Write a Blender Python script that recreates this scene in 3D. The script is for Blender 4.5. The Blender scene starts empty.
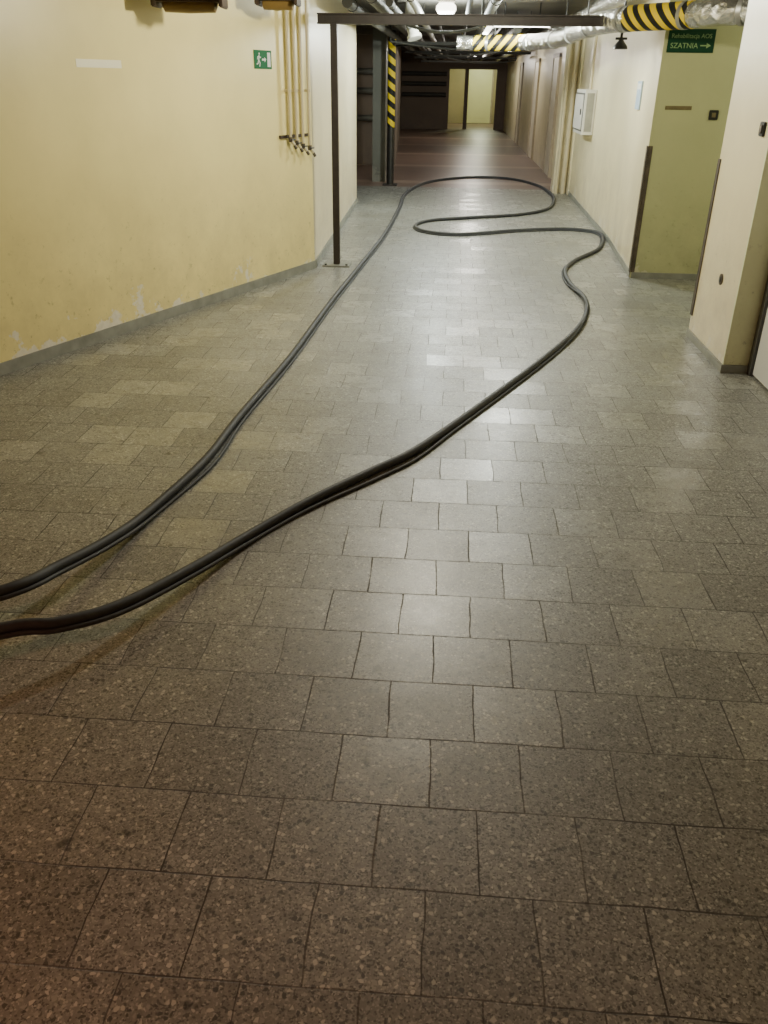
import bpy, bmesh, math, random
from mathutils import Matrix, Vector
random.seed(7)
D=bpy.data; COL=bpy.context.scene.collection

# ---------------------------------------------------------------- materials
def mat(name):
    m=D.materials.new(name); m.use_nodes=True
    nt=m.node_tree; b=nt.nodes['Principled BSDF']; return m,nt,b
def N(nt,t,**k):
    n=nt.nodes.new(t)
    for a,v in k.items():
        if a in n.inputs: n.inputs[a].default_value=v
        else: setattr(n,a,v)
    return n
def mixc(nt,f,a,b,blend='MIX'):
    n=nt.nodes.new('ShaderNodeMix'); n.data_type='RGBA'; n.blend_type=blend
    for i,v in ((0,f),(6,a),(7,b)):
        if isinstance(v,bpy.types.NodeSocket): nt.links.new(v,n.inputs[i])
        else: n.inputs[i].default_value=v if i==0 else (*v,1)
    return n.outputs[2]
def mth(nt,op,a,b=0.0,clamp=False):
    n=nt.nodes.new('ShaderNodeMath'); n.operation=op; n.use_clamp=clamp
    for i,v in ((0,a),(1,b)):
        if isinstance(v,bpy.types.NodeSocket): nt.links.new(v,n.inputs[i])
        else: n.inputs[i].default_value=v
    return n.outputs[0]
def ramp(nt,src,stops,interp='LINEAR'):
    n=nt.nodes.new('ShaderNodeValToRGB'); n.color_ramp.interpolation=interp
    e=n.color_ramp.elements
    while len(e)<len(stops): e.new(.5)
    for el,(p,c) in zip(e,stops):
        el.position=p; el.color=(*c,1) if len(c)==3 else c
    nt.links.new(src,n.inputs[0]); return n.outputs[0]
def noise(nt,co,scale,detail=4,rough=.55):
    n=N(nt,'ShaderNodeTexNoise'); n.inputs['Scale'].default_value=scale; n.inputs['Detail'].default_value=detail; n.inputs['Roughness'].default_value=rough
    nt.links.new(co,n.inputs['Vector']); return n.outputs['Fac']
def objco(nt): return N(nt,'ShaderNodeTexCoord').outputs['Object']
def bump(nt,b,h,s=.3,d=.01):
    n=N(nt,'ShaderNodeBump'); n.inputs['Strength'].default_value=s; n.inputs['Distance'].default_value=d
    nt.links.new(h,n.inputs['Height']); nt.links.new(n.outputs[0],b.inputs['Normal'])

def simple(name,c,rough=.5,metal=0,var=.15,scale=8,emit=None,es=1):
    m,nt,b=mat(name); co=objco(nt); f=noise(nt,co,scale)
    c2=tuple(max(0,x*(1-var*2)) for x in c)
    o=mixc(nt,f,c2,tuple(min(1,x*(1+var*.6)) for x in c)); nt.links.new(o,b.inputs['Base Color'])
    b.inputs['Roughness'].default_value=rough; b.inputs['Metallic'].default_value=metal
    if emit: b.inputs['Emission Color'].default_value=(*emit,1); b.inputs['Emission Strength'].default_value=es
    return m

def wallmat(name,base,low,peel=.5,rough=.38,thr=.62):
    m,nt,b=mat(name); co=objco(nt)
    sx=N(nt,'ShaderNodeSeparateXYZ'); nt.links.new(co,sx.inputs[0]); z=sx.outputs[2]
    big=noise(nt,co,1.3,5); fine=noise(nt,co,14,5,.7)
    c=mixc(nt,ramp(nt,big,[(.35,(0,0,0)),(.7,(1,1,1))]),base,tuple(x*.86 for x in base))
    zl=mth(nt,'SUBTRACT',1,mth(nt,'DIVIDE',z,1.1),True)
    dirt=mth(nt,'MULTIPLY',zl,ramp(nt,noise(nt,co,3.5,6,.7),[(.36,(0,0,0)),(.66,(1,1,1))]),True)
    c=mixc(nt,mth(nt,'MULTIPLY',dirt,.6),c,low)
    sc=ramp(nt,noise(nt,co,20,6,.78),[(.59,(0,0,0)),(.68,(1,1,1))])
    c=mixc(nt,mth(nt,'MULTIPLY',sc,mth(nt,'MULTIPLY',zl,.75)),c,tuple(x*.4 for x in low))
    pz=mth(nt,'SUBTRACT',1,mth(nt,'DIVIDE',z,.30),True)
    pn=mth(nt,'ADD',noise(nt,co,3.4,8,.68),mth(nt,'MULTIPLY',pz,.15))
    pm=mth(nt,'MULTIPLY',ramp(nt,pn,[(thr,(0,0,0)),(thr+.012,(1,1,1))]),mth(nt,'GREATER_THAN',pz,.02))
    pc=mixc(nt,noise(nt,co,30,3),(.62,.58,.48),(.95,.90,.78))
    c=mixc(nt,mth(nt,'MULTIPLY',pm,peel),c,pc)
    nt.links.new(c,b.inputs['Base Color'])
    b.inputs['Roughness'].default_value=rough
    bump(nt,b,mth(nt,'ADD',mth(nt,'MULTIPLY',fine,.3),mth(nt,'ADD',big,mth(nt,'MULTIPLY',pm,-.4))),.25,.012)
    return m

M_yel=wallmat('yellow_wall_paint',(.90,.78,.335),(.55,.46,.22),.9,thr=.63)
M_cream=wallmat('cream_wall_paint',(.86,.775,.50),(.46,.38,.25),.5,thr=.66)
M_green=wallmat('olive_green_wall_paint',(.50,.51,.27),(.30,.30,.17),.3,thr=.66)
M_pfront=wallmat('olive_pillar_paint',(.84,.86,.55),(.48,.47,.28),.3,thr=.66)
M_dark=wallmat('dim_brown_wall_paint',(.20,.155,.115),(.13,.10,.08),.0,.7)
M_gg=wallmat('grey_green_paint',(.13,.135,.11),(.10,.10,.08),.1,.5)
M_end=wallmat('lobby_paint',(.46,.40,.20),(.34,.30,.17),0)
M_ceil=simple('sooty_ceiling',(.14,.13,.105),.9,0,.3,3)
M_base=simple('grey_skirting_stone',(.30,.31,.27),.5,0,.3,9)

def terrazzo():
    m,nt,b=mat('terrazzo_tiles'); co=objco(nt)
    mp=N(nt,'ShaderNodeMapping'); mp.inputs['Location'].default_value=(.09,-.06,0); nt.links.new(co,mp.inputs[0])
    dn=N(nt,'ShaderNodeTexNoise'); dn.inputs['Scale'].default_value=3.5; dn.inputs['Detail'].default_value=5; nt.links.new(co,dn.inputs['Vector'])
    va=N(nt,'ShaderNodeVectorMath'); va.operation='MULTIPLY_ADD'; nt.links.new(dn.outputs['Color'],va.inputs[0]); va.inputs[1].default_value=(.028,.014,0); nt.links.new(mp.outputs[0],va.inputs[2])
    br=N(nt,'ShaderNodeTexBrick'); br.offset=.5; br.offset_frequency=2; br.squash=1
    for k,v in (('Scale',1),('Mortar Smooth',.2),('Bias',0),('Brick Width',.24),('Row Height',.24)): br.inputs[k].default_value=v
    ms=mth(nt,'ADD',.0009,mth(nt,'MULTIPLY',ramp(nt,noise(nt,co,5,6,.75),[(.35,(.1,.1,.1)),(.7,(1,1,1))]),.0026)); nt.links.new(ms,br.inputs['Mortar Size'])
    br.inputs['Color1'].default_value=(0,0,0,1); br.inputs['Color2'].default_value=(1,1,1,1); br.inputs['Mortar'].default_value=(.5,.5,.5,1)
    nt.links.new(va.outputs[0],br.inputs['Vector']); rnd=br.outputs['Color']; mort=br.outputs['Fac']
    v1=N(nt,'ShaderNodeTexVoronoi'); v1.inputs['Scale'].default_value=95; nt.links.new(co,v1.inputs['Vector'])
    v1e=N(nt,'ShaderNodeTexVoronoi'); v1e.feature='DISTANCE_TO_EDGE'; v1e.inputs['Scale'].default_value=95; nt.links.new(co,v1e.inputs['Vector'])
    v2=N(nt,'ShaderNodeTexVoronoi'); v2.inputs['Scale'].default_value=240; nt.links.new(co,v2.inputs['Vector'])
    s1=N(nt,'ShaderNodeSeparateColor'); nt.links.new(v1.outputs['Color'],s1.inputs[0])
    s2=N(nt,'ShaderNodeSeparateColor'); nt.links.new(v2.outputs['Color'],s2.inputs[0])
    big=ramp(nt,s1.outputs[0],[(0,(.065,.064,.056)),(.28,(.19,.194,.175)),(.48,(.31,.318,.29)),(.78,(.52,.53,.485))],'CONSTANT')
    sm=ramp(nt,s2.outputs[0],[(0,(.10,.099,.088)),(.20,(.215,.22,.20)),(.65,(.26,.266,.24)),(.88,(.38,.388,.355))],'CONSTANT')
    fe=ramp(nt,v1e.outputs['Distance'],[(.10,(0,0,0)),(.16,(1,1,1))])
    c=mixc(nt,fe,sm,big)
    c=mixc(nt,ramp(nt,s1.outputs[1],[(0,(0,0,0)),(.45,(1,1,1))],'CONSTANT'),c,sm)
    t=ramp(nt,rnd,[(0,(.84,.83,.81)),(.3,(.95,.95,.94)),(.7,(1,1,1)),(1,(1.12,1.12,1.1))])
    c=mixc(nt,1.0,c,t,'MULTIPLY')
    g=ramp(nt,noise(nt,co,1.1,6,.65),[(.3,(.80,.77,.73)),(.65,(1.08,1.08,1.08))])
    c=mixc(nt,1.0,c,g,'MULTIPLY')
    st=ramp(nt,noise(nt,co,15,3,.5),[(.67,(1,1,1)),(.72,(.38,.35,.31))])
    c=mixc(nt,1.0,c,st,'MULTIPLY')
    mm=mth(nt,'MULTIPLY',mort,ramp(nt,noise(nt,co,2.2,4,.6),[(.36,(.45,.45,.45)),(.6,(1,1,1))]))
    c=mixc(nt,mm,c,(.03,.026,.02))
    nt.links.new(c,b.inputs['Base Color'])
    r=mth(nt,'ADD',.40,mth(nt,'MULTIPLY',noise(nt,co,5,5),.16))
    r=mth(nt,'ADD',r,mth(nt,'MULTIPLY',mort,.3))
    nt.links.new(r,b.inputs['Roughness']); b.inputs['Specular IOR Level'].default_value=1.0
    cw=mth(nt,'MULTIPLY',ramp(nt,rnd,[(.0,(.14,.14,.14)),(.7,(.26,.26,.26)),(.8,(.7,.7,.7))]),mth(nt,'SUBTRACT',1,mort))
    nt.links.new(cw,b.inputs['Coat Weight']); 
    nt.links.new(mth(nt,'ADD',.17,mth(nt,'MULTIPLY',noise(nt,co,11,6,.7),.22)),b.inputs['Coat Roughness'])
    h=mth(nt,'ADD',mth(nt,'MULTIPLY',mort,-1),mth(nt,'MULTIPLY',s2.outputs[1],.06))
    h=mth(nt,'ADD',h,mth(nt,'MULTIPLY',rnd,.25))
    bump(nt,b,h,.4,.003)
    return m
M_terr=terrazzo()
def lino():
    m,nt,b=mat('reddish_lino'); co=objco(nt)
    c=mixc(nt,noise(nt,co,2,6,.7),(.14,.085,.062),(.26,.175,.135))
    c=mixc(nt,ramp(nt,noise(nt,co,30,2),[(.55,(0,0,0)),(.7,(.6,.6,.6))]),c,(.12,.078,.06))
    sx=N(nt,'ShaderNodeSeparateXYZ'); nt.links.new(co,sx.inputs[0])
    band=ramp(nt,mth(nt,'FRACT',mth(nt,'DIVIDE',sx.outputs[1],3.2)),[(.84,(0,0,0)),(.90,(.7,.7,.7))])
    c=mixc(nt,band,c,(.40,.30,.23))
    nt.links.new(c,b.inputs['Base Color']); b.inputs['Roughness'].default_value=.40; b.inputs['Specular IOR Level'].default_value=.8; return m
M_lino=lino()
M_hose=simple('dark_grey_rubber',(.042,.046,.052),.62,0,.3,30)
M_blk=simple('black_painted_steel',(.03,.028,.025),.45,.2,.3,12)
M_valve=simple('dull_valve_metal',(.13,.11,.08),.5,.4,.3,20)
M_post=simple('dark_brown_painted_steel',(.05,.04,.032),.5,.1,.3,12)
M_rust=simple('rusty_brown_metal',(.09,.06,.035),.6,.3,.5,14)
M_pipec=simple('cream_painted_pipe',(.62,.54,.34),.4,0,.1,10)
M_gpipe=simple('grey_painted_pipe',(.15,.15,.125),.6,.1,.35,6)
M_dpipe=simple('dark_grey_pipe',(.065,.065,.055),.65,.1,.3,6)
M_wpipe=simple('off_white_pipe',(.40,.39,.33),.55,0,.3,6)
M_white=simple('white_enamel',(.75,.73,.66),.35,0,.06,4)
M_fdoor=simple('cream_far_door',(.80,.74,.56),.4,0,.1,3)
M_doorw=simple('white_door_paint',(.82,.84,.82),.35,0,.05,3)
M_frame=simple('grey_door_frame',(.12,.12,.11),.45,0,.2,6)
M_frameb=simple('tan_door_frame',(.55,.47,.33),.45,0,.2,6)
M_signg=simple('sign_green',(.008,.14,.05),.6,0,.05,4); M_signg.node_tree.nodes['Principled BSDF'].inputs['Specular IOR Level'].default_value=.15
M_signd=simple('sign_dark_green',(.006,.045,.02),.6,0,.05,4); M_signd.node_tree.nodes['Principled BSDF'].inputs['Specular IOR Level'].default_value=.2
M_signw=simple('sign_white',(.7,.72,.66),.5,0,.02,4)
M_blue=simple('pale_blue_notice',(.42,.55,.66),.5,0,.2,20)
M_pale=simple('pale_yellow_strip',(.97,.93,.68),.5,0,.02,5)
M_bronze=simple('brown_label',(.20,.16,.07),.5,0,.3,30)
M_guard=simple('brown_corner_guard',(.13,.10,.07),.6,.1,.5,14)
M_black=simple('black_plastic',(.015,.015,.014),.4,0,.1,10)
M_conc=simple('grimy_concrete_beam',(.15,.135,.11),.85,0,.3,5)
M_lamp=simple('frosted_lamp_glass',(.9,.9,.85),.3,0,.01,4,(1,.93,.78),7)
M_tube=simple('fluorescent_tube',(.9,.95,.95),.3,0,.01,4,(1,.98,.88),16)
M_band=simple('dull_band',(.4,.4,.37),.4,.6)
M_amber=simple('dusty_amber_glass',(.2,.13,.04),.3)
def foil():
    m,nt,b=mat('silver_foil_insulation'); co=objco(nt)
    c=mixc(nt,noise(nt,co,6,5),(.45,.45,.42),(.78,.78,.74)); nt.links.new(c,b.inputs['Base Color'])
    b.inputs['Metallic'].default_value=.95; b.inputs['Roughness'].default_value=.24
    v=N(nt,'ShaderNodeTexVoronoi'); v.inputs['Scale'].default_value=14; nt.links.new(co,v.inputs['Vector'])
    bump(nt,b,mth(nt,'ADD',noise(nt,co,20,5,.6),v.outputs['Distance']),.9,.025); return m
M_foil=foil()
def hazard(name,ax,ay,az):
    m,nt,b=mat(name); co=objco(nt)
    s=N(nt,'ShaderNodeSeparateXYZ'); nt.links.new(co,s.inputs[0])
    v=mth(nt,'ADD',mth(nt,'MULTIPLY',s.outputs[0],ax),mth(nt,'ADD',mth(nt,'MULTIPLY',s.outputs[1],ay),mth(nt,'MULTIPLY',s.outputs[2],az)))
    f=mth(nt,'GREATER_THAN',mth(nt,'FRACT',v),.5)
    c=mixc(nt,f,(.78,.58,.015),(.012,.012,.011)); nt.links.new(c,b.inputs['Base Color']); b.inputs['Roughness'].default_value=.6; b.inputs['Specular IOR Level'].default_value=.25
    bump(nt,b,noise(nt,co,22,6,.7),.3,.02)
    return m
M_haz_duct=hazard('yellow_black_tape',-6.2,6.0,-8.0)
M_haz_duct2=hazard('yellow_black_tape_far',7.5,0,-6.5)
M_haz_post=hazard('yellow_black_post_tape',4,0,5.5)

# ---------------------------------------------------------------- geometry
class G:
    def __init__(s): s.v=[]; s.f=[]
    def add(s,vs,fs):
        o=len(s.v); s.v+= [Vector(v) for v in vs]; s.f+=[[i+o for i in f] for f in fs]; return s
    def box(s,a,b):
        (x0,y0,z0),(x1,y1,z1)=a,b
        return s.add([(x0,y0,z0),(x1,y0,z0),(x1,y1,z0),(x0,y1,z0),(x0,y0,z1),(x1,y0,z1),(x1,y1,z1),(x0,y1,z1)],
          [(0,3,2,1),(4,5,6,7),(0,1,5,4),(1,2,6,5),(2,3,7,6),(3,0,4,7)])
    def prism(s,poly,z0,z1):
        n=len(poly); A=sum(poly[i][0]*poly[(i+1)%n][1]-poly[(i+1)%n][0]*poly[i][1] for i in range(n))
        if A<0: poly=poly[::-1]
        return s.add([(x,y,z0) for x,y in poly]+[(x,y,z1) for x,y in poly],
            [tuple(range(n))[::-1],tuple(range(n,2*n))]+[(i,(i+1)%n,n+(i+1)%n,n+i) for i in range(n)])
    def tube(s,pts,r,seg=16,caps=True):
        pts=[Vector(p) for p in pts]; n=len(pts)
        rs=r if isinstance(r,(list,tuple)) else [r]*n
        T=[]
        for i in range(n):
            a=pts[max(i-1,0)]; b=pts[min(i+1,n-1)]; t=(b-a); T.append(t.normalized() if t.length>1e-9 else (T[-1] if T else Vector((0,0,1))))
        u=T[0].orthogonal().normalized(); vs=[]
        for i in range(n):
            if i: 
                u=(u-T[i]*u.dot(T[i])).normalized()
            w=T[i].cross(u)
            for k in range(seg):
                a=2*math.pi*k/seg; vs.append(pts[i]+(u*math.cos(a)+w*math.sin(a))*rs[i])
        fs=[(i*seg+k,i*seg+(k+1)%seg,(i+1)*seg+(k+1)%seg,(i+1)*seg+k) for i in range(n-1) for k in range(seg)]
        if caps: fs+=[tuple(range(seg))[::-1],tuple((n-1)*seg+k for k in range(seg))]
        return s.add(vs,fs)
    def lathe(s,c,prof,seg=24,axis='Z'):
        n=len(prof); vs=[]
        for r,h in prof:
            for k in range(seg):
                a=2*math.pi*k/seg
                p=Vector((r*math.cos(a),r*math.sin(a),h))
                if axis=='X': p=Vector((h,p.x,p.y))
                vs.append(p+Vector(c))
        fs=[(i*seg+k,i*seg+(k+1)%seg,(i+1)*seg+(k+1)%seg,(i+1)*seg+k) for i in range(n-1) for k in range(seg)]
        fs+=[tuple(range(seg))[::-1],tuple((n-1)*seg+k for k in range(seg))]
        return s.add(vs,fs)
    def xf(s,m):
        s.v=[m@v for v in s.v]; return s
    def obj(s,name,m,bevel=0,smooth=False):
        me=D.meshes.new(name)
        me.from_pydata(s.v,[],s.f); me.validate()
        bm=bmesh.new(); bm.from_mesh(me); bmesh.ops.recalc_face_normals(bm,faces=bm.faces)
        if bevel: bmesh.ops.bevel(bm,geom=[e for e in bm.edges],offset=bevel,segments=2,affect='EDGES',clamp_overlap=True)
        bm.to_mesh(me); bm.free()
        if smooth:
            for p in me.polygons: p.use_smooth=True
            me.set_sharp_from_angle(angle=math.radians(40))
        me.materials.append(m)
        ob=D.objects.new(name,me); COL.objects.link(ob); return ob
def base_of(parts):
    vs=[v.co+p.location for p in parts for v in p.data.vertices]
    return Vector(((min(v.x for v in vs)+max(v.x for v in vs))/2,(min(v.y for v in vs)+max(v.y for v in vs))/2,min(v.z for v in vs)))
def thing(name,label,cat,parts,group=None):
    if len(parts)==1:
        o=parts[0]; b=base_of([o]); d=b-o.location
        for v in o.data.vertices: v.co-=d
        o.location=b; o.name=name
    else:
        b=base_of(parts); o=D.objects.new(name,None); o.empty_display_size=.1; o.location=b; COL.objects.link(o)
        for p in parts: p.parent=o; p.location=p.location-b
    o['label']=label; o['category']=cat
    if group: o['group']=group
    return o
def struct(o,name=None):
    if name: o.name=name
    o['kind']='structure'; return o

H=2.5
def slab(name,x0,x1,y0,y1,z0,z1,m): return struct(G().box((x0,y0,z0),(x1,y1,z1)).obj(name,m))
slab('floor',-7,7,-3.3,15,-.1,0,M_terr)
slab('floor.001',-7,7,15,40.5,-.1,0,M_lino)
slab('ceiling',-7,7,-3.3,40.5,H,H+.1,M_ceil)
# ---------------------------------------------------------------- walls
LA=Vector((-2.64,4.61,0)); LB=Vector((-1.25,8.03,0)); LD=(LB-LA).normalized(); LN=Vector((LD.y,-LD.x,0))
P0=LA-LD*8.2
struct(G().prism([P0.xy[:],LB.xy[:],(LB.x-.25,LB.y+.1),(P0.x-.25,P0.y+.1)],0,H).obj('wall_left_near',M_yel))
struct(G().prism([(LB.x,LB.y),(-1.35,12.77),(-1.6,12.77),(LB.x-.25,LB.y+.1)],0,H).obj('wall_left_far',M_cream))
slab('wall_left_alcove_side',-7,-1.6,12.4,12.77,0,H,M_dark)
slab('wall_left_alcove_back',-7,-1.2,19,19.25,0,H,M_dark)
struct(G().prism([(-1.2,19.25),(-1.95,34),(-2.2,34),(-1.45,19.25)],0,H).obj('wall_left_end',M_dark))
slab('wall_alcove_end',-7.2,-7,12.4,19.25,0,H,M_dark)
struct(G().box((-1.38,15.7,0),(-1.16,16.1,H)).obj('wall_left_jamb',M_gg))
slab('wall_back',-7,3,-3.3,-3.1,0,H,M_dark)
WR=[(1.70,8.0),(1.815,9.9),(1.90,14.35)]
struct(G().prism(WR+[(2.15,14.35),(2.15,8.1),(1.75,8.1),(1.75,8.0)],0,H).obj('wall_right',M_cream))
struct(G().prism([(1.75,8.1),(6.2,8.1),(6.2,7.995),(1.702,7.995),(1.702,8.0),(1.75,8.0)],0,H).obj('wall_passage',M_green))
slab('wall_pillar_core',1.79,3.2,5.19,6.01,0,H,M_green)
struct(G().box((1.75,5.19,0),(1.79,6.03,H)).obj('wall_pillar_face',M_cream))
slab('wall_pillar_front',1.75,3.2,5.17,5.19,0,H,M_pfront)
slab('wall_passage_near',3.2,6.2,5.8,6.01,0,H,M_green)
slab('wall_passage_end',6.2,6.4,5.8,8.1,0,H,M_green)
slab('wall_right_door',1.93,2.1,-3.1,4.18,0,H,M_cream)
slab('wall_right_lintel',1.93,2.1,4.18,5.165,2.05,H,M_cream)
struct(G().prism([(1.88,14.35),(1.86,34),(2.2,34),(2.2,14.35)],0,H).obj('wall_right_end',M_cream))
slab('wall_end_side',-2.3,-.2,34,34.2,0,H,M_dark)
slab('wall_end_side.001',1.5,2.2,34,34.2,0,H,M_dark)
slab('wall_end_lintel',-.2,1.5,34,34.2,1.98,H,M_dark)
slab('wall_lobby_left',-.9,-.75,34.2,39.4,0,H,M_end)
slab('wall_lobby_right',2.0,2.15,34.2,39.4,0,H,M_end)
slab('wall_lobby_back',-.9,2.15,39.4,39.6,0,H,M_end)
slab('wall_lobby_partition',.36,.5,34.3,34.5,0,H,M_dark)
fr=G().box((.45,39.32,0),(.52,39.4,2.1)).box((1.55,39.32,0),(1.62,39.4,2.1)).box((.45,39.32,2.03),(1.62,39.4,2.1))
struct(fr.obj('trim_1',M_frameb))
struct(G().box((.52,39.34,.01),(1.55,39.4,2.03)).box((.62,39.33,.2),(1.45,39.34,.9)).box((.62,39.33,1.05),(1.45,39.34,1.9)).obj('door_1',simple('pale_yellow_door',(.86,.87,.46),.4,0,.05,3)))
struct(G().box((1.915,4.2,.012),(1.96,5.10,2.0)).box((1.905,4.32,.2),(1.915,4.98,.95)).box((1.905,4.32,1.1),(1.915,4.98,1.85)).obj('door_2',M_doorw,.004))
struct(G().box((1.90,5.11,0),(1.99,5.165,2.05)).box((1.90,4.14,0),(1.99,4.19,2.05)).box((1.90,4.19,2.005),(1.99,5.11,2.05)).obj('trim_2',M_frame))
def skirt(name,a,b,n,h=.07,t=.013):
    a=Vector((*a,0));b=Vector((*b,0));n=Vector((*n,0)).normalized()
    return struct(G().prism([a.xy[:],b.xy[:],(b+n*t).xy[:],(a+n*t).xy[:]],0,h).obj(name,M_base))
skirt('baseboard_left_near',P0.xy[:],LB.xy[:],LN.xy[:])
skirt('baseboard_left_far',(LB.x,LB.y+.02),(-1.35,12.77),(1,0))
skirt('baseboard_right',WR[0],WR[1],(-1,0),.06,.008)
skirt('baseboard_right.001',WR[1],WR[2],(-1,0),.06,.008)
skirt('baseboard_pillar',(1.75,5.155),(1.75,6.03),(-1,0),.05)
skirt('baseboard_pillar_front',(1.75,5.17),(1.9,5.17),(0,-1),.05)
skirt('baseboard_passage',(1.71,7.995),(6.2,7.995),(0,-1),.05)
for i,y in enumerate((17.0,21.0,26.0)):
    g=G().box((1.83,y,0),(1.88,y+.07,2.05)).box((1.83,y+.97,0),(1.88,y+1.04,2.05)).box((1.83,y,2.0),(1.88,y+1.04,2.07))
    struct(g.obj('trim_%d'%(3+i),M_frameb))
    struct(G().box((1.845,y+.07,.01),(1.88,y+.97,2.0)).box((1.838,y+.17,.2),(1.845,y+.87,1.85)).obj('door_%d'%(3+i),M_fdoor))
struct(G().box((1.67,14.62,0),(1.88,14.9,H)).obj('wall_pier',M_cream))
for i,(x,r) in enumerate(((1.712,.033),(1.82,.038),)):
    o=G().tube([(x,14.5,0),(x,14.5,H)],r,16).obj('riser_pipe',M_pipec,smooth=True)
    c=G().tube([(x,14.5,1.5),(x,14.5,1.53)],r+.01,16).obj('pipe_collar',M_pipec,smooth=True)
    thing('heating_riser','cream painted vertical heating riser beside a wall pier','pipe',[o,c],'cream heating risers by the pier')

# ---------------------------------------------------------------- posts
px,py=-1.06,8.2
shaft=G().box((px-.03,py-.03,.012),(px+.03,py+.03,2.02)).obj('shaft',M_post,.004)
plate=G().box((px-.13,py-.10,0),(px+.13,py+.10,.012)).obj('base_plate',M_base)
b1=G().tube([(px-.1,py-.07,.012),(px-.1,py-.07,.024)],.012,6).obj('bolt',M_blk)
b2=G().tube([(px+.1,py-.07,.012),(px+.1,py-.07,.024)],.012,6).obj('bolt',M_blk)
thing('support_post','dark brown square steel post standing on a bolted floor plate','post',[shaft,plate,b1,b2])
bm_=G().box((-1.2,8.16,2.02),(1.69,8.24,2.03)).box((-1.2,8.195,2.03),(1.69,8.205,2.09)).box((-1.2,8.16,2.09),(1.69,8.24,2.10)).obj('cross_beam',M_post)
thing('steel_beam','dark steel beam spanning the corridor on top of a post','beam',[bm_])
sx,sy=-1.03,15.2
s1=G().tube([(sx,sy,.02),(sx,sy,.9)],.06,20).obj('lower_shaft',M_blk,smooth=True)
s2=G().tube([(sx,sy,.9),(sx,sy,2.3)],.062,20).obj('striped_sleeve',M_haz_post,smooth=True)
s3=G().box((sx-.12,sy-.12,0),(sx+.12,sy+.12,.02)).obj('base_plate',M_blk)
thing('warning_post','round steel post wrapped in yellow and black hazard stripes','post',[s1,s2,s3])

# ---------------------------------------------------------------- hose
def catmull(P,sub=10):
    P=[Vector(p) for p in P]; out=[]
    for i in range(len(P)-1):
        p0=P[max(i-1,0)];p1=P[i];p2=P[i+1];p3=P[min(i+2,len(P)-1)]
        for k in range(sub):
            t=k/sub
            out.append(.5*((2*p1)+(-p0+p2)*t+(2*p0-5*p1+4*p2-p3)*t*t+(-p0+3*p1-3*p2+p3)*t**3))
    out.append(P[-1]); return out
r=.0195
HP=[(-3.6,1.0,0),(-2.9,1.25,.0),(-2.2,1.6,.07),(-1.75,1.87,.12),(-1.37,2.13,.12),(-1.29,2.37,.075),(-1.22,2.65,.03),(-1.17,2.94,.0),(-1.08,3.46,0),(-1.05,4.04,0),(-0.97,5.11,0),(-0.91,6.59,0),(-0.81,8.39,0),(-0.73,10.02,0),(-0.70,12.15,0),(-0.69,13.98,0),(-0.38,15.64,0),(0.36,16.6,0),(1.1,16.48,0),(1.5,15.5,0),(1.60,14.6,0),(1.60,13.65,0),(1.39,12.5,0),(0.95,11.84,0),(0.28,11.45,0),(-0.23,11.11,0),(-0.4,10.67,0),(-0.27,10.24,0),(0.14,10.09,0),(0.86,10.49,0),(1.42,10.68,0),(1.75,10.52,0),(1.782,10.1,0),(1.62,9.36,0),(1.29,8.68,0),(1.13,8.17,0),
(1.10,7.6,0),(1.15,7.03,0),(1.10,6.53,0),(.93,5.93,0),(.62,5.19,0),(.34,4.59,0),(.06,4.01,0),(-.13,3.65,0),(-.3,3.42,0),(-.53,3.1,0),(-.72,2.78,0),(-.86,2.46,.03),(-1.0,2.16,.07),(-1.13,2.01,.1),(-1.28,1.93,.12),(-1.75,1.6,.13),(-2.3,1.3,.08),(-3.0,1.0,0),(-3.6,.75,0)]
HP=[Vector((x,y,z+r)) for x,y,z in HP]
pts=catmull(HP,10)
ho=G().tube(pts,r,14).obj('hose',M_hose,smooth=True)
thing('rubber_hose','long dark grey rubber hose looped across the tiled floor','hose',[ho])
n=len(pts); r2=.008; P2=[]
half=int(n*.70)
for i,p in enumerate(pts):
    t=(pts[min(i+1,n-1)]-pts[max(i-1,0)]).normalized(); rt=Vector((t.y,-t.x,0)).normalized()
    s=max(-1,min(1,(half-i)/18))
    lift=(1-abs(s))*.036
    near=math.exp(-((p.y-3.45)/.36)**2)
    off=s*(.026+(.018 if i<half else .030)*near)
    q=p+rt*off; q.z=p.z-r+r2+lift
    P2.append(q)
c2=G().tube(P2,r2,12).obj('cable',M_hose,smooth=True)
thing('power_cable','thinner black cable lying alongside the rubber hose','cable',[c2])

# ---------------------------------------------------------------- duct
dp=[(3.6,6.4,2.06),(2.6,6.55,2.06),(1.94,6.95,2.06),(1.72,7.4,2.06),(1.38,7.86,2.06),(1.23,8.6,2.06),(1.20,9.6,2.06),(1.20,10.9,2.05),(1.1,11.9,2.05),(.8,12.5,2.05),(.32,12.75,2.05),(0.0,12.75,2.05)]
dpt=catmull(dp,8)
R=.09
parts=[G().tube(dpt,R,24).obj('insulation',M_foil,smooth=True)]
def idx(x,y): return min(range(len(dpt)),key=lambda i:(dpt[i].x-x)**2+(dpt[i].y-y)**2)
a,b=idx(1.76,7.32),idx(1.37,7.88)
parts.append(G().tube(dpt[a:b+1],R+.004,24).obj('hazard_tape',M_haz_duct,smooth=True))
a,b=idx(.85,12.45),idx(.2,12.75)
parts.append(G().tube(dpt[a:b+1],R+.004,24).obj('hazard_tape',M_haz_duct2,smooth=True))
for k in range(6,len(dpt)-2,9):
    parts.append(G().tube([dpt[k],dpt[k]+(dpt[k+1]-dpt[k]).normalized()*.035],R+.006,24).obj('joint_band',M_band,smooth=True))
for (x,y) in ((1.22,9.2),(1.2,10.8),(.5,12.68),(2.3,6.73)):
    parts.append(G().tube([(x,y,2.05+R),(x,y,H)],.008,8).obj('hanger_rod',M_blk))
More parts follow.
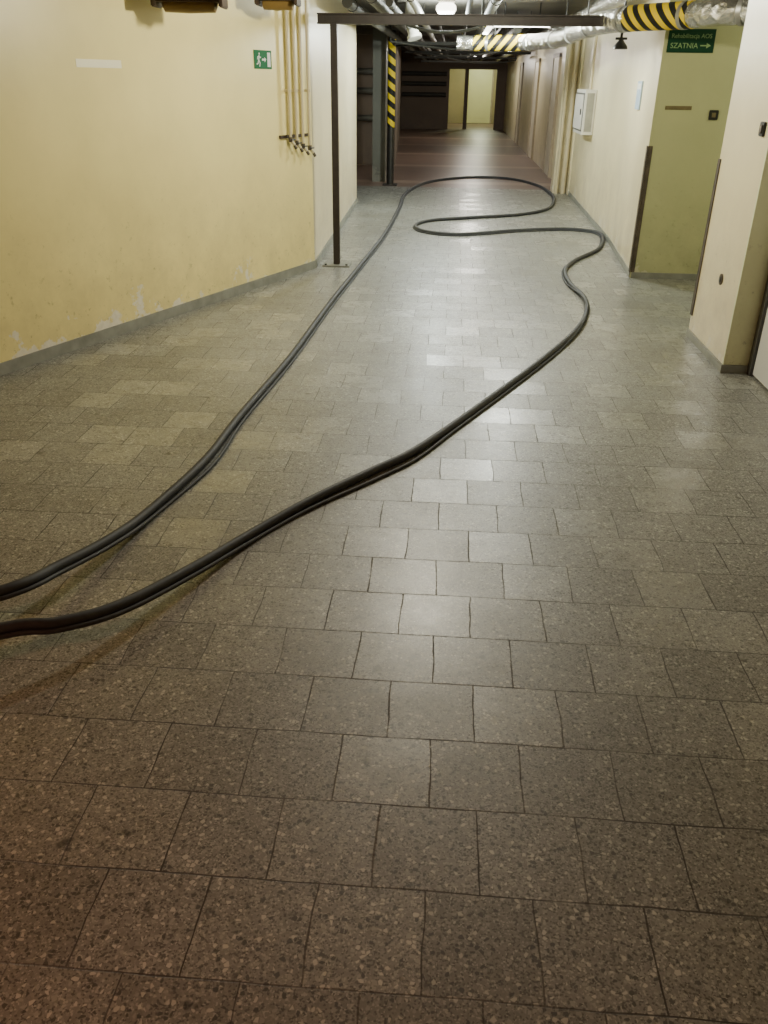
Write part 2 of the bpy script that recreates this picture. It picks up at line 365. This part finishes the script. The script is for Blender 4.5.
thing('insulated_duct','silver foil insulated pipe with yellow and black hazard tape','duct',parts)
dq=catmull([(3.0,6.9,2.3),(2.1,7.1,2.3),(1.58,7.55,2.3),(1.46,8.4,2.3),(1.46,9.6,2.3),(1.48,11.6,2.3),(1.48,13.8,2.3),(1.45,18,2.3),(1.45,26,2.3),(1.45,33.9,2.3)],6)
o=G().tube(dq,.075,20).obj('insulation',M_foil,smooth=True)
vx,vy=1.45,8.58
v1=G().tube([(vx,vy,2.25),(vx,vy,1.93)],.012,10).obj('valve_stem',M_black)
v2=G().lathe((vx,vy,1.87),[(.02,.07),(.035,.05),(.06,.02),(.065,0),(.05,-.005)][::-1]).obj('valve_bell',M_black,smooth=True)
v3=G().tube([(vx-.05,vy,1.95),(vx+.05,vy,1.95)],.01,8).obj('valve_lever',M_black)
thing('insulated_duct','slimmer silver foil wrapped pipe with a small black drain valve','duct',[o,v1,v2,v3])

# ---------------------------------------------------------------- ceiling pipes
specs=[(-1.0,2.22,.05,M_dpipe),(-.82,2.3,.06,M_gpipe),(-.62,2.22,.035,M_dpipe),(-.45,2.3,.045,M_wpipe),(-.28,2.36,.03,M_dpipe),(.12,2.32,.03,M_dpipe),(.35,2.28,.05,M_gpipe),(.55,2.28,.04,M_dpipe),(.68,2.36,.03,M_gpipe),(.85,2.26,.06,M_gpipe),(1.05,2.32,.04,M_dpipe)]
for x,z,rr,m in specs:
    y0=8.7 if (x<-.3 or 0<x<.5) else 13.6
    ps=[G().tube([(x,y0,z),(x,33.9,z)],rr,14).obj('pipe',m,smooth=True)]
    for y in (y0+.4,y0+4,y0+8):
        ps.append(G().tube([(x,y,z+rr-.004),(x,y,H)],.006,6).tube([(x,y-.015,z),(x,y+.015,z)],rr+.006,14).obj('hanger',M_blk))
    thing('ceiling_pipe','dusty service pipe hung lengthwise under the dark ceiling','pipe',ps,'service pipes under the ceiling')
# drooping crossing conduits
for i,(x0,y0,x1,y1,zz) in enumerate(((-1.0,14.4,1.5,15.6,2.12),(-.9,18.2,.9,17.2,2.1),(-.7,10.9,.3,12.0,2.2),(-.2,22.4,1.5,24,2.08))):
    P=[Vector((x0+(x1-x0)*k/6,y0+(y1-y0)*k/6,zz-.09*math.sin(math.pi*k/6))) for k in range(7)]
    P=[Vector((x0,y0,H))]+P+[Vector((x1,y1,H))]
    o=G().tube(P,.018,10).obj('conduit',M_dpipe,smooth=True)
    thing('sagging_cable','thick dusty black cable sagging below the ceiling pipes','cable',[o],'sagging ceiling cables')
for i,y in enumerate((10.2,15.6,16.5,20.5,25,30)):
    g=G().box((-1.25 if y<12.8 else -1.1,y,2.12),(1.05 if y<14 else 1.6,y+.05,2.13)).box((-1.25 if y<12.8 else -1.1,y+.02,2.13),(1.05 if y<14 else 1.6,y+.03,2.165)).obj('rail',M_dpipe)
    thing('support_rail','dark steel angle rail crossing under the ceiling pipes','rail',[g],'pipe support rails')
for i,(y,z) in enumerate(((18.8,2.4),(23,2.4),(28,2.4))):
    struct(G().box((-2.2,y,z),(1.88,y+.3,H)).obj('ceiling_beam_%d'%(i+1),M_conc))
for z in (1.15,1.5,1.82):
    o=G().tube([(-1.9,33.85,z),(-.3,33.85,z)],.07,14).obj('wall_pipe',M_dpipe,smooth=True)
    thing('wall_pipe','thick dark horizontal pipe on the brown end wall','pipe',[o],'dark pipes on the end wall')
for z in (.9,1.4,1.75):
    o=G().tube([(-5,18.85,z),(-1.25,18.85,z)],.06,14).obj('wall_pipe',M_gpipe,smooth=True)
    thing('wall_pipe','grey horizontal pipe along the dark alcove wall','pipe',[o],'grey pipes in the alcove')
e=catmull([(-.62,12.6,H),(-.62,12.6,2.40),(-.61,12.55,2.28),(-.58,12.5,2.19),(-.56,12.48,2.12)],6)
o=G().tube(e,.075,18).obj('bend',M_wpipe,smooth=True)
o2=G().tube([e[-1],e[-1]+(e[-1]-e[-2]).normalized()*.04],.095,18).obj('flange',M_wpipe,smooth=True)
thing('pipe_elbow','off-white capped pipe end coming down from the ceiling','pipe',[o,o2])

# ---------------------------------------------------------------- lamps
def lamp(x,y,w,col,drop=0,rad=.12):
    ps=[G().lathe((x,y,H),[(.11,0),(.11,-.03),(.09,-.05)]).obj('lamp_base',M_white,smooth=True)]
    if drop: ps.append(G().tube([(x,y,H-.04),(x,y,H-drop-.04)],.008,8).obj('cord',M_blk))
    ps.append(G().lathe((x,y,H-.05-drop),[(.09,0),(.12,-.03),(.125,-.07),(.10,-.11),(.05,-.135),(.01,-.14)]).obj('lamp_shade',M_lamp,smooth=True))
    thing('ceiling_lamp','round frosted glass ceiling lamp glowing warm white','lamp',ps,'round ceiling lamps')
    L=D.lights.new('ceiling_light','POINT'); L.energy=w; L.color=col; L.shadow_soft_size=rad
    lo=D.objects.new('ceiling_light',L); lo.location=(x,y,H-.05-drop-.14-rad-.01); COL.objects.link(lo)
lamp(-.05,5.75,158,(1,.94,.75),rad=.07)
lamp(-.15,12.0,200,(.92,1,.95),rad=.10)
lamp(.7,9.2,150,(.96,1,.91),rad=.13)
lamp(3.4,7.0,34,(1,1,.72))
lamp(.5,16.5,60,(1,.95,.86))  # globe and light added to brighten the far corridor
lamp(.5,21,90,(1,.93,.84))
lamp(.6,28,80,(1,.92,.82))  # extra lamp added to lift the brightness deeper in the corridor
lamp(1.1,37.2,105,(.95,1,.70))
fx=G().box((.45,12.44,2.27),(1.2,12.56,2.33)).obj('housing',M_white,.004)
ft=G().tube([(.47,12.5,2.245),(1.18,12.5,2.245)],.02,14).obj('tube',M_tube,smooth=True)
fc=G().box((.45,12.475,2.21),(.47,12.525,2.27)).obj('end_cap',M_white)
fc2=G().box((1.18,12.475,2.21),(1.2,12.525,2.27)).obj('end_cap',M_white)
fh=G().tube([(.6,12.5,2.33),(.6,12.5,H)],.008,8).obj('rod',M_blk)
fh2=G().tube([(1.05,12.5,2.33),(1.05,12.5,H)],.008,8).obj('rod',M_blk)
thing('strip_lamp','bright fluorescent strip lamp hung beside the silver duct','lamp',[fx,ft,fc,fc2,fh,fh2])
L=D.lights.new('strip_light','AREA'); L.shape='RECTANGLE'; L.size=.7; L.size_y=.05; L.energy=9; L.color=(1,.98,.90)
lo=D.objects.new('strip_light',L); lo.location=(.82,12.4,2.2); COL.objects.link(lo)
L=D.lights.new('warm_fill_light','AREA'); L.size=.4; L.energy=42; L.color=(1,.40,.22)  # unseen warm fill added near the camera to redden the foreground floor
lo=D.objects.new('warm_fill_light',L); lo.location=(-2.1,-.4,2.4); COL.objects.link(lo)

def fitting(x,y,z,w,rot):
    m=Matrix.Translation((x,y,z))@Matrix.Rotation(rot,4,'Z')
    a=G().prism([(-w/2,-.09),(w/2,-.09),(w/2,.09),(-w/2,.09)],.03,.12).xf(m).obj('housing',M_rust,.01)
    b=G().lathe((0,0,0),[(.015,-w*.42),(.045,-w*.38),(.05,0),(.045,w*.38),(.015,w*.42)],16,'X').xf(m@Matrix.Translation((0,0,.02))).obj('lens',M_amber,smooth=True)
    c=G().tube([(-w*.3,0,.12),(-w*.3,0,H-z)],.008,8).xf(m).obj('hanger',M_blk)
    c2=G().tube([(w*.3,0,.12),(w*.3,0,H-z)],.008,8).xf(m).obj('hanger',M_blk)
    e=G().box((-w/2-.015,-.1,.0),(-w/2+.01,.1,.13)).xf(m).obj('end_cap',M_rust,.006)
    e2=G().box((w/2-.01,-.1,0),(w/2+.015,.1,.13)).xf(m).obj('end_cap',M_rust,.006)
    return [a,b,c,c2,e,e2]
thing('hanging_luminaire','rusty brown unlit lamp housing hung by the yellow wall','lamp',fitting(-1.70,6.05,1.99,.42,.05),'rusty hanging lamp housings')
thing('hanging_luminaire','small rusty unlit lamp housing hung by the yellow wall','lamp',fitting(-1.315,7.02,2.07,.28,.0),'rusty hanging lamp housings')

# ---------------------------------------------------------------- on left wall (local: x along wall, y up, z out)
MW=Matrix(((LD.x,0,LN.x,LA.x),(LD.y,0,LN.y,LA.y),(0,1,0,0),(0,0,0,1)))
def lbox(g,s0,s1,z0,z1,d0,d1): return g.box((s0,z0,d0),(s1,z1,d1))
pl=lbox(G(),2.85,3.09,1.665,1.795,0,.006).xf(MW).obj('plate',M_signg)
g=G()
def stroke(g,p,q,w,d=.0075):
    p=Vector(p);q=Vector(q);t=(q-p).normalized();nn=Vector((-t.y,t.x))*w/2
    poly=[p-nn,q-nn,q+nn,p+nn]; g.prism([v[:] for v in poly],.006,d)
def sign_man(g,ox,oy,s):
    hc=[(ox+s*(.30+.07*math.cos(a)),oy+s*(.86+.07*math.sin(a))) for a in [i*math.pi/5 for i in range(10)]]
    g.prism(hc,.006,.0075)
    for p,q,w in (((.27,.76),(.20,.45),.13),((.22,.47),(.36,.28),.09),((.36,.28),(.30,.05),.08),((.19,.46),(.10,.24),.09),((.10,.24),(-.06,.20),.07),((.27,.72),(.42,.60),.06),((.42,.60),(.50,.68),.055),((.25,.72),(.08,.66),.06),((.08,.66),(.04,.50),.055)):
        stroke(g,(ox+p[0]*s,oy+p[1]*s),(ox+q[0]*s,oy+q[1]*s),w*s)
sign_man(g,2.885,1.675,.11)
pic=g.xf(MW).obj('running_figure',M_signw)
g=G(); stroke(g,(2.955,1.73),(2.995,1.73),.014); g.prism([(2.99,1.712),(3.012,1.73),(2.99,1.748)],.006,.0075)
arr=g.xf(MW).obj('arrow',M_signw)
dor=G().prism([(3.03,1.68),(3.072,1.68),(3.072,1.78),(3.03,1.78)],.006,.0075).xf(MW).obj('door_symbol',M_signw)
thing('exit_sign','green emergency exit sign with white running figure and arrow','sign',[pl,pic,arr,dor])
o=lbox(G(),.97,1.36,1.645,1.69,0,.002).xf(MW).obj('strip',M_pale)  # thin flat strip, paler than the wall paint
thing('pale_strip','pale flat strip on the yellow wall','label',[o])
for i,(s,zb) in enumerate(((3.27,1.13),(3.37,1.10),(3.47,1.07),(3.58,1.05))):
    dd=.045
    p=G().tube([(s,H-.01,dd),(s,zb+.02,dd),(s+.0,zb-.0,dd+.005),(s+.02,zb-.03,dd+.025)],.013,12).xf(MW).obj('pipe',M_pipec,smooth=True)
    v=G().tube([(s,zb+.03,dd),(s,zb-.01,dd+.003)],.018,10).tube([(s+.02,zb-.025,dd+.02),(s+.035,zb-.06,dd+.035)],.013,10).xf(MW).obj('valve',M_valve,smooth=True)
    h=G().tube([(s-.025,zb+.01,dd+.025),(s+.03,zb+.01,dd+.025)],.006,8).xf(MW).obj('valve_handle',M_blk,smooth=True)
    c=G().tube([(s,1.5,dd),(s,1.52,dd)],.019,12).box((s-.006,1.5,0),(s+.006,1.52,dd-.005)).xf(MW).obj('clip',M_pipec)
    thing('riser_pipe','thin cream pipe ending in a dull metal valve on the wall','pipe',[p,v,h,c],'thin valve pipes on the yellow wall')
o=lbox(G(),3.16,3.62,1.15,1.175,.0,.02).xf(MW).obj('rail',M_rust)
thing('mounting_rail','rusty flat rail behind the thin wall pipes','rail',[o])

# ---------------------------------------------------------------- right side details
def text(body,size,x,y,z,m,rotz=0,ext=.001):
    tc=D.curves.new('lettering','FONT'); tc.body=body; tc.size=size; tc.extrude=ext; tc.align_x='CENTER'
    to=D.objects.new('tmp',tc); COL.objects.link(to); bpy.context.view_layer.update()
    me=D.meshes.new_from_object(to.evaluated_get(bpy.context.evaluated_depsgraph_get())); D.objects.remove(to)
    Mx=Matrix.Translation((x,y,z))@Matrix.Rotation(rotz,4,'Z')@Matrix.Rotation(math.pi/2,4,'X')
    me.transform(Mx); me.materials.clear(); me.materials.append(m)
    o=D.objects.new('lettering',me); COL.objects.link(o); return o
YW=7.995; SX=-.035
pl=G().box((1.765+SX,YW-.008,1.83),(2.14+SX,YW,2.0)).obj('plate',M_signd)
M_let=simple('pale_lettering',(.22,.34,.14),.5,0,.02)
l1=text('Rehabilitacja AOS',.045,1.952+SX,YW-.009,1.935,M_let)
l2=text('SZATNIA',.055,1.90+SX,YW-.009,1.862,M_let)
g=G().box((2.03,YW-.0105,1.877),(2.085,YW-.008,1.886))
g.add([(2.08,YW-.0105,1.862),(2.115,YW-.0105,1.8815),(2.08,YW-.0105,1.901),(2.08,YW-.008,1.862),(2.115,YW-.008,1.8815),(2.08,YW-.008,1.901)],[(0,1,2),(5,4,3),(0,3,4,1),(1,4,5,2),(2,5,3,0)])
ar=g.xf(Matrix.Translation((SX,0,0))).obj('arrow',M_let)
thing('direction_sign','green wayfinding sign with pale lettering and arrow','sign',[pl,l1,l2,ar])
o=G().box((1.79,YW-.004,1.405),(2.01,YW,1.435)).box((1.82,YW-.007,1.411),(1.98,YW-.004,1.429)).obj('label',M_bronze)
thing('wall_label','narrow brown label stuck on the olive green wall','label',[o])
def switch(x,y,z,axis,label):
    if axis=='Y':
        a=G().box((x-.038,y-.014,z-.038),(x+.038,y,z+.038)).obj('frame',M_black,.004); b=G().box((x-.016,y-.02,z-.018),(x+.016,y-.014,z+.018)).obj('rocker',M_bronze,.002)
    else:
        a=G().box((x-.014,y-.038,z-.038),(x,y+.038,z+.038)).obj('frame',M_black,.004); b=G().box((x-.02,y-.02,z-.022),(x-.014,y+.02,z+.022)).obj('rocker',M_guard,.002)
    thing('light_switch',label,'switch',[a,b])
switch(2.20,YW,1.37,'Y','dark square light switch on the olive green wall')
switch(1.75,5.30,1.38,'X','dark square light switch on the cream pillar')
a=G().lathe((1.7495,5.52,.50),[(.035,0),(.035,-.006),(.025,-.008)],16,'X').obj('ring',M_guard)
b=G().lathe((1.743,5.52,.50),[(.018,0),(.018,-.004),(.010,-.006)],12,'X').obj('hole',M_black)
thing('wall_socket','round brown old socket opening on the cream pillar','socket',[a,b])
o=G().box((1.702,7.989,.05),(1.735,7.995,1.12)).box((1.69,7.989,.05),(1.698,8.04,1.12)).obj('guard',M_guard)
thing('corner_guard','scuffed brown corner guard on the passage wall edge','corner guard',[o],'brown corner guards')
o=G().box((1.742,5.99,.15),(1.75,6.035,1.17)).box((1.742,6.03,.15),(1.80,6.037,1.17)).obj('guard',M_guard)
thing('corner_guard','scuffed brown corner guard on the pillar edge','corner guard',[o],'brown corner guards')
bx=G().box((1.71,12.3,.98),(1.855,13.2,1.52)).obj('body',M_white,.006)
gk=G().box((1.704,12.35,1.02),(1.71,13.15,1.48)).obj('gasket',M_frame)
dr=G().box((1.692,12.37,1.04),(1.704,13.13,1.46)).obj('door',M_white,.003)
hn=G().box((1.68,12.42,1.22),(1.692,12.45,1.29)).obj('handle',M_black)
sd=G().box((1.735,12.295,1.02),(1.83,12.3,1.48)).obj('side_panel',M_wpipe)
thing('electrical_box','white metal electrical cabinet mounted on the cream wall','electrical box',[bx,gk,dr,hn,sd])
o=G().tube([(1.83,12.75,1.52),(1.83,12.75,H)],.02,10).obj('conduit',M_pipec,smooth=True)
thing('cable_conduit','cream conduit rising from the white electrical cabinet','conduit',[o])
o=G().box((1.738,8.85,1.38),(1.768,9.05,1.62)).obj('sheet',M_blue)
o2=G().box((1.736,8.87,1.55),(1.739,9.03,1.6)).obj('heading',M_signw)
thing('wall_notice','pale blue and white paper notice on the cream wall','notice',[o,o2])

# ---------------------------------------------------------------- world + camera
w=D.worlds.new('world'); bpy.context.scene.world=w; w.use_nodes=True
w.node_tree.nodes['Background'].inputs[0].default_value=(.9,.8,.6,1); w.node_tree.nodes['Background'].inputs[1].default_value=.02
cd=D.cameras.new("camera"); cam=D.objects.new("camera",cd); COL.objects.link(cam)
cd.sensor_fit='VERTICAL'; cd.sensor_height=36; cd.lens=36*830/1024; cd.clip_start=.05
Rm=Matrix.Rotation(math.radians(3.97),4,'Z')@Matrix.Rotation(math.radians(62.5),4,'X')@Matrix.Rotation(math.radians(0.8),4,'Z')
cam.matrix_world=Matrix.Translation((0,0,1.6))@Rm
bpy.context.scene.camera=cam
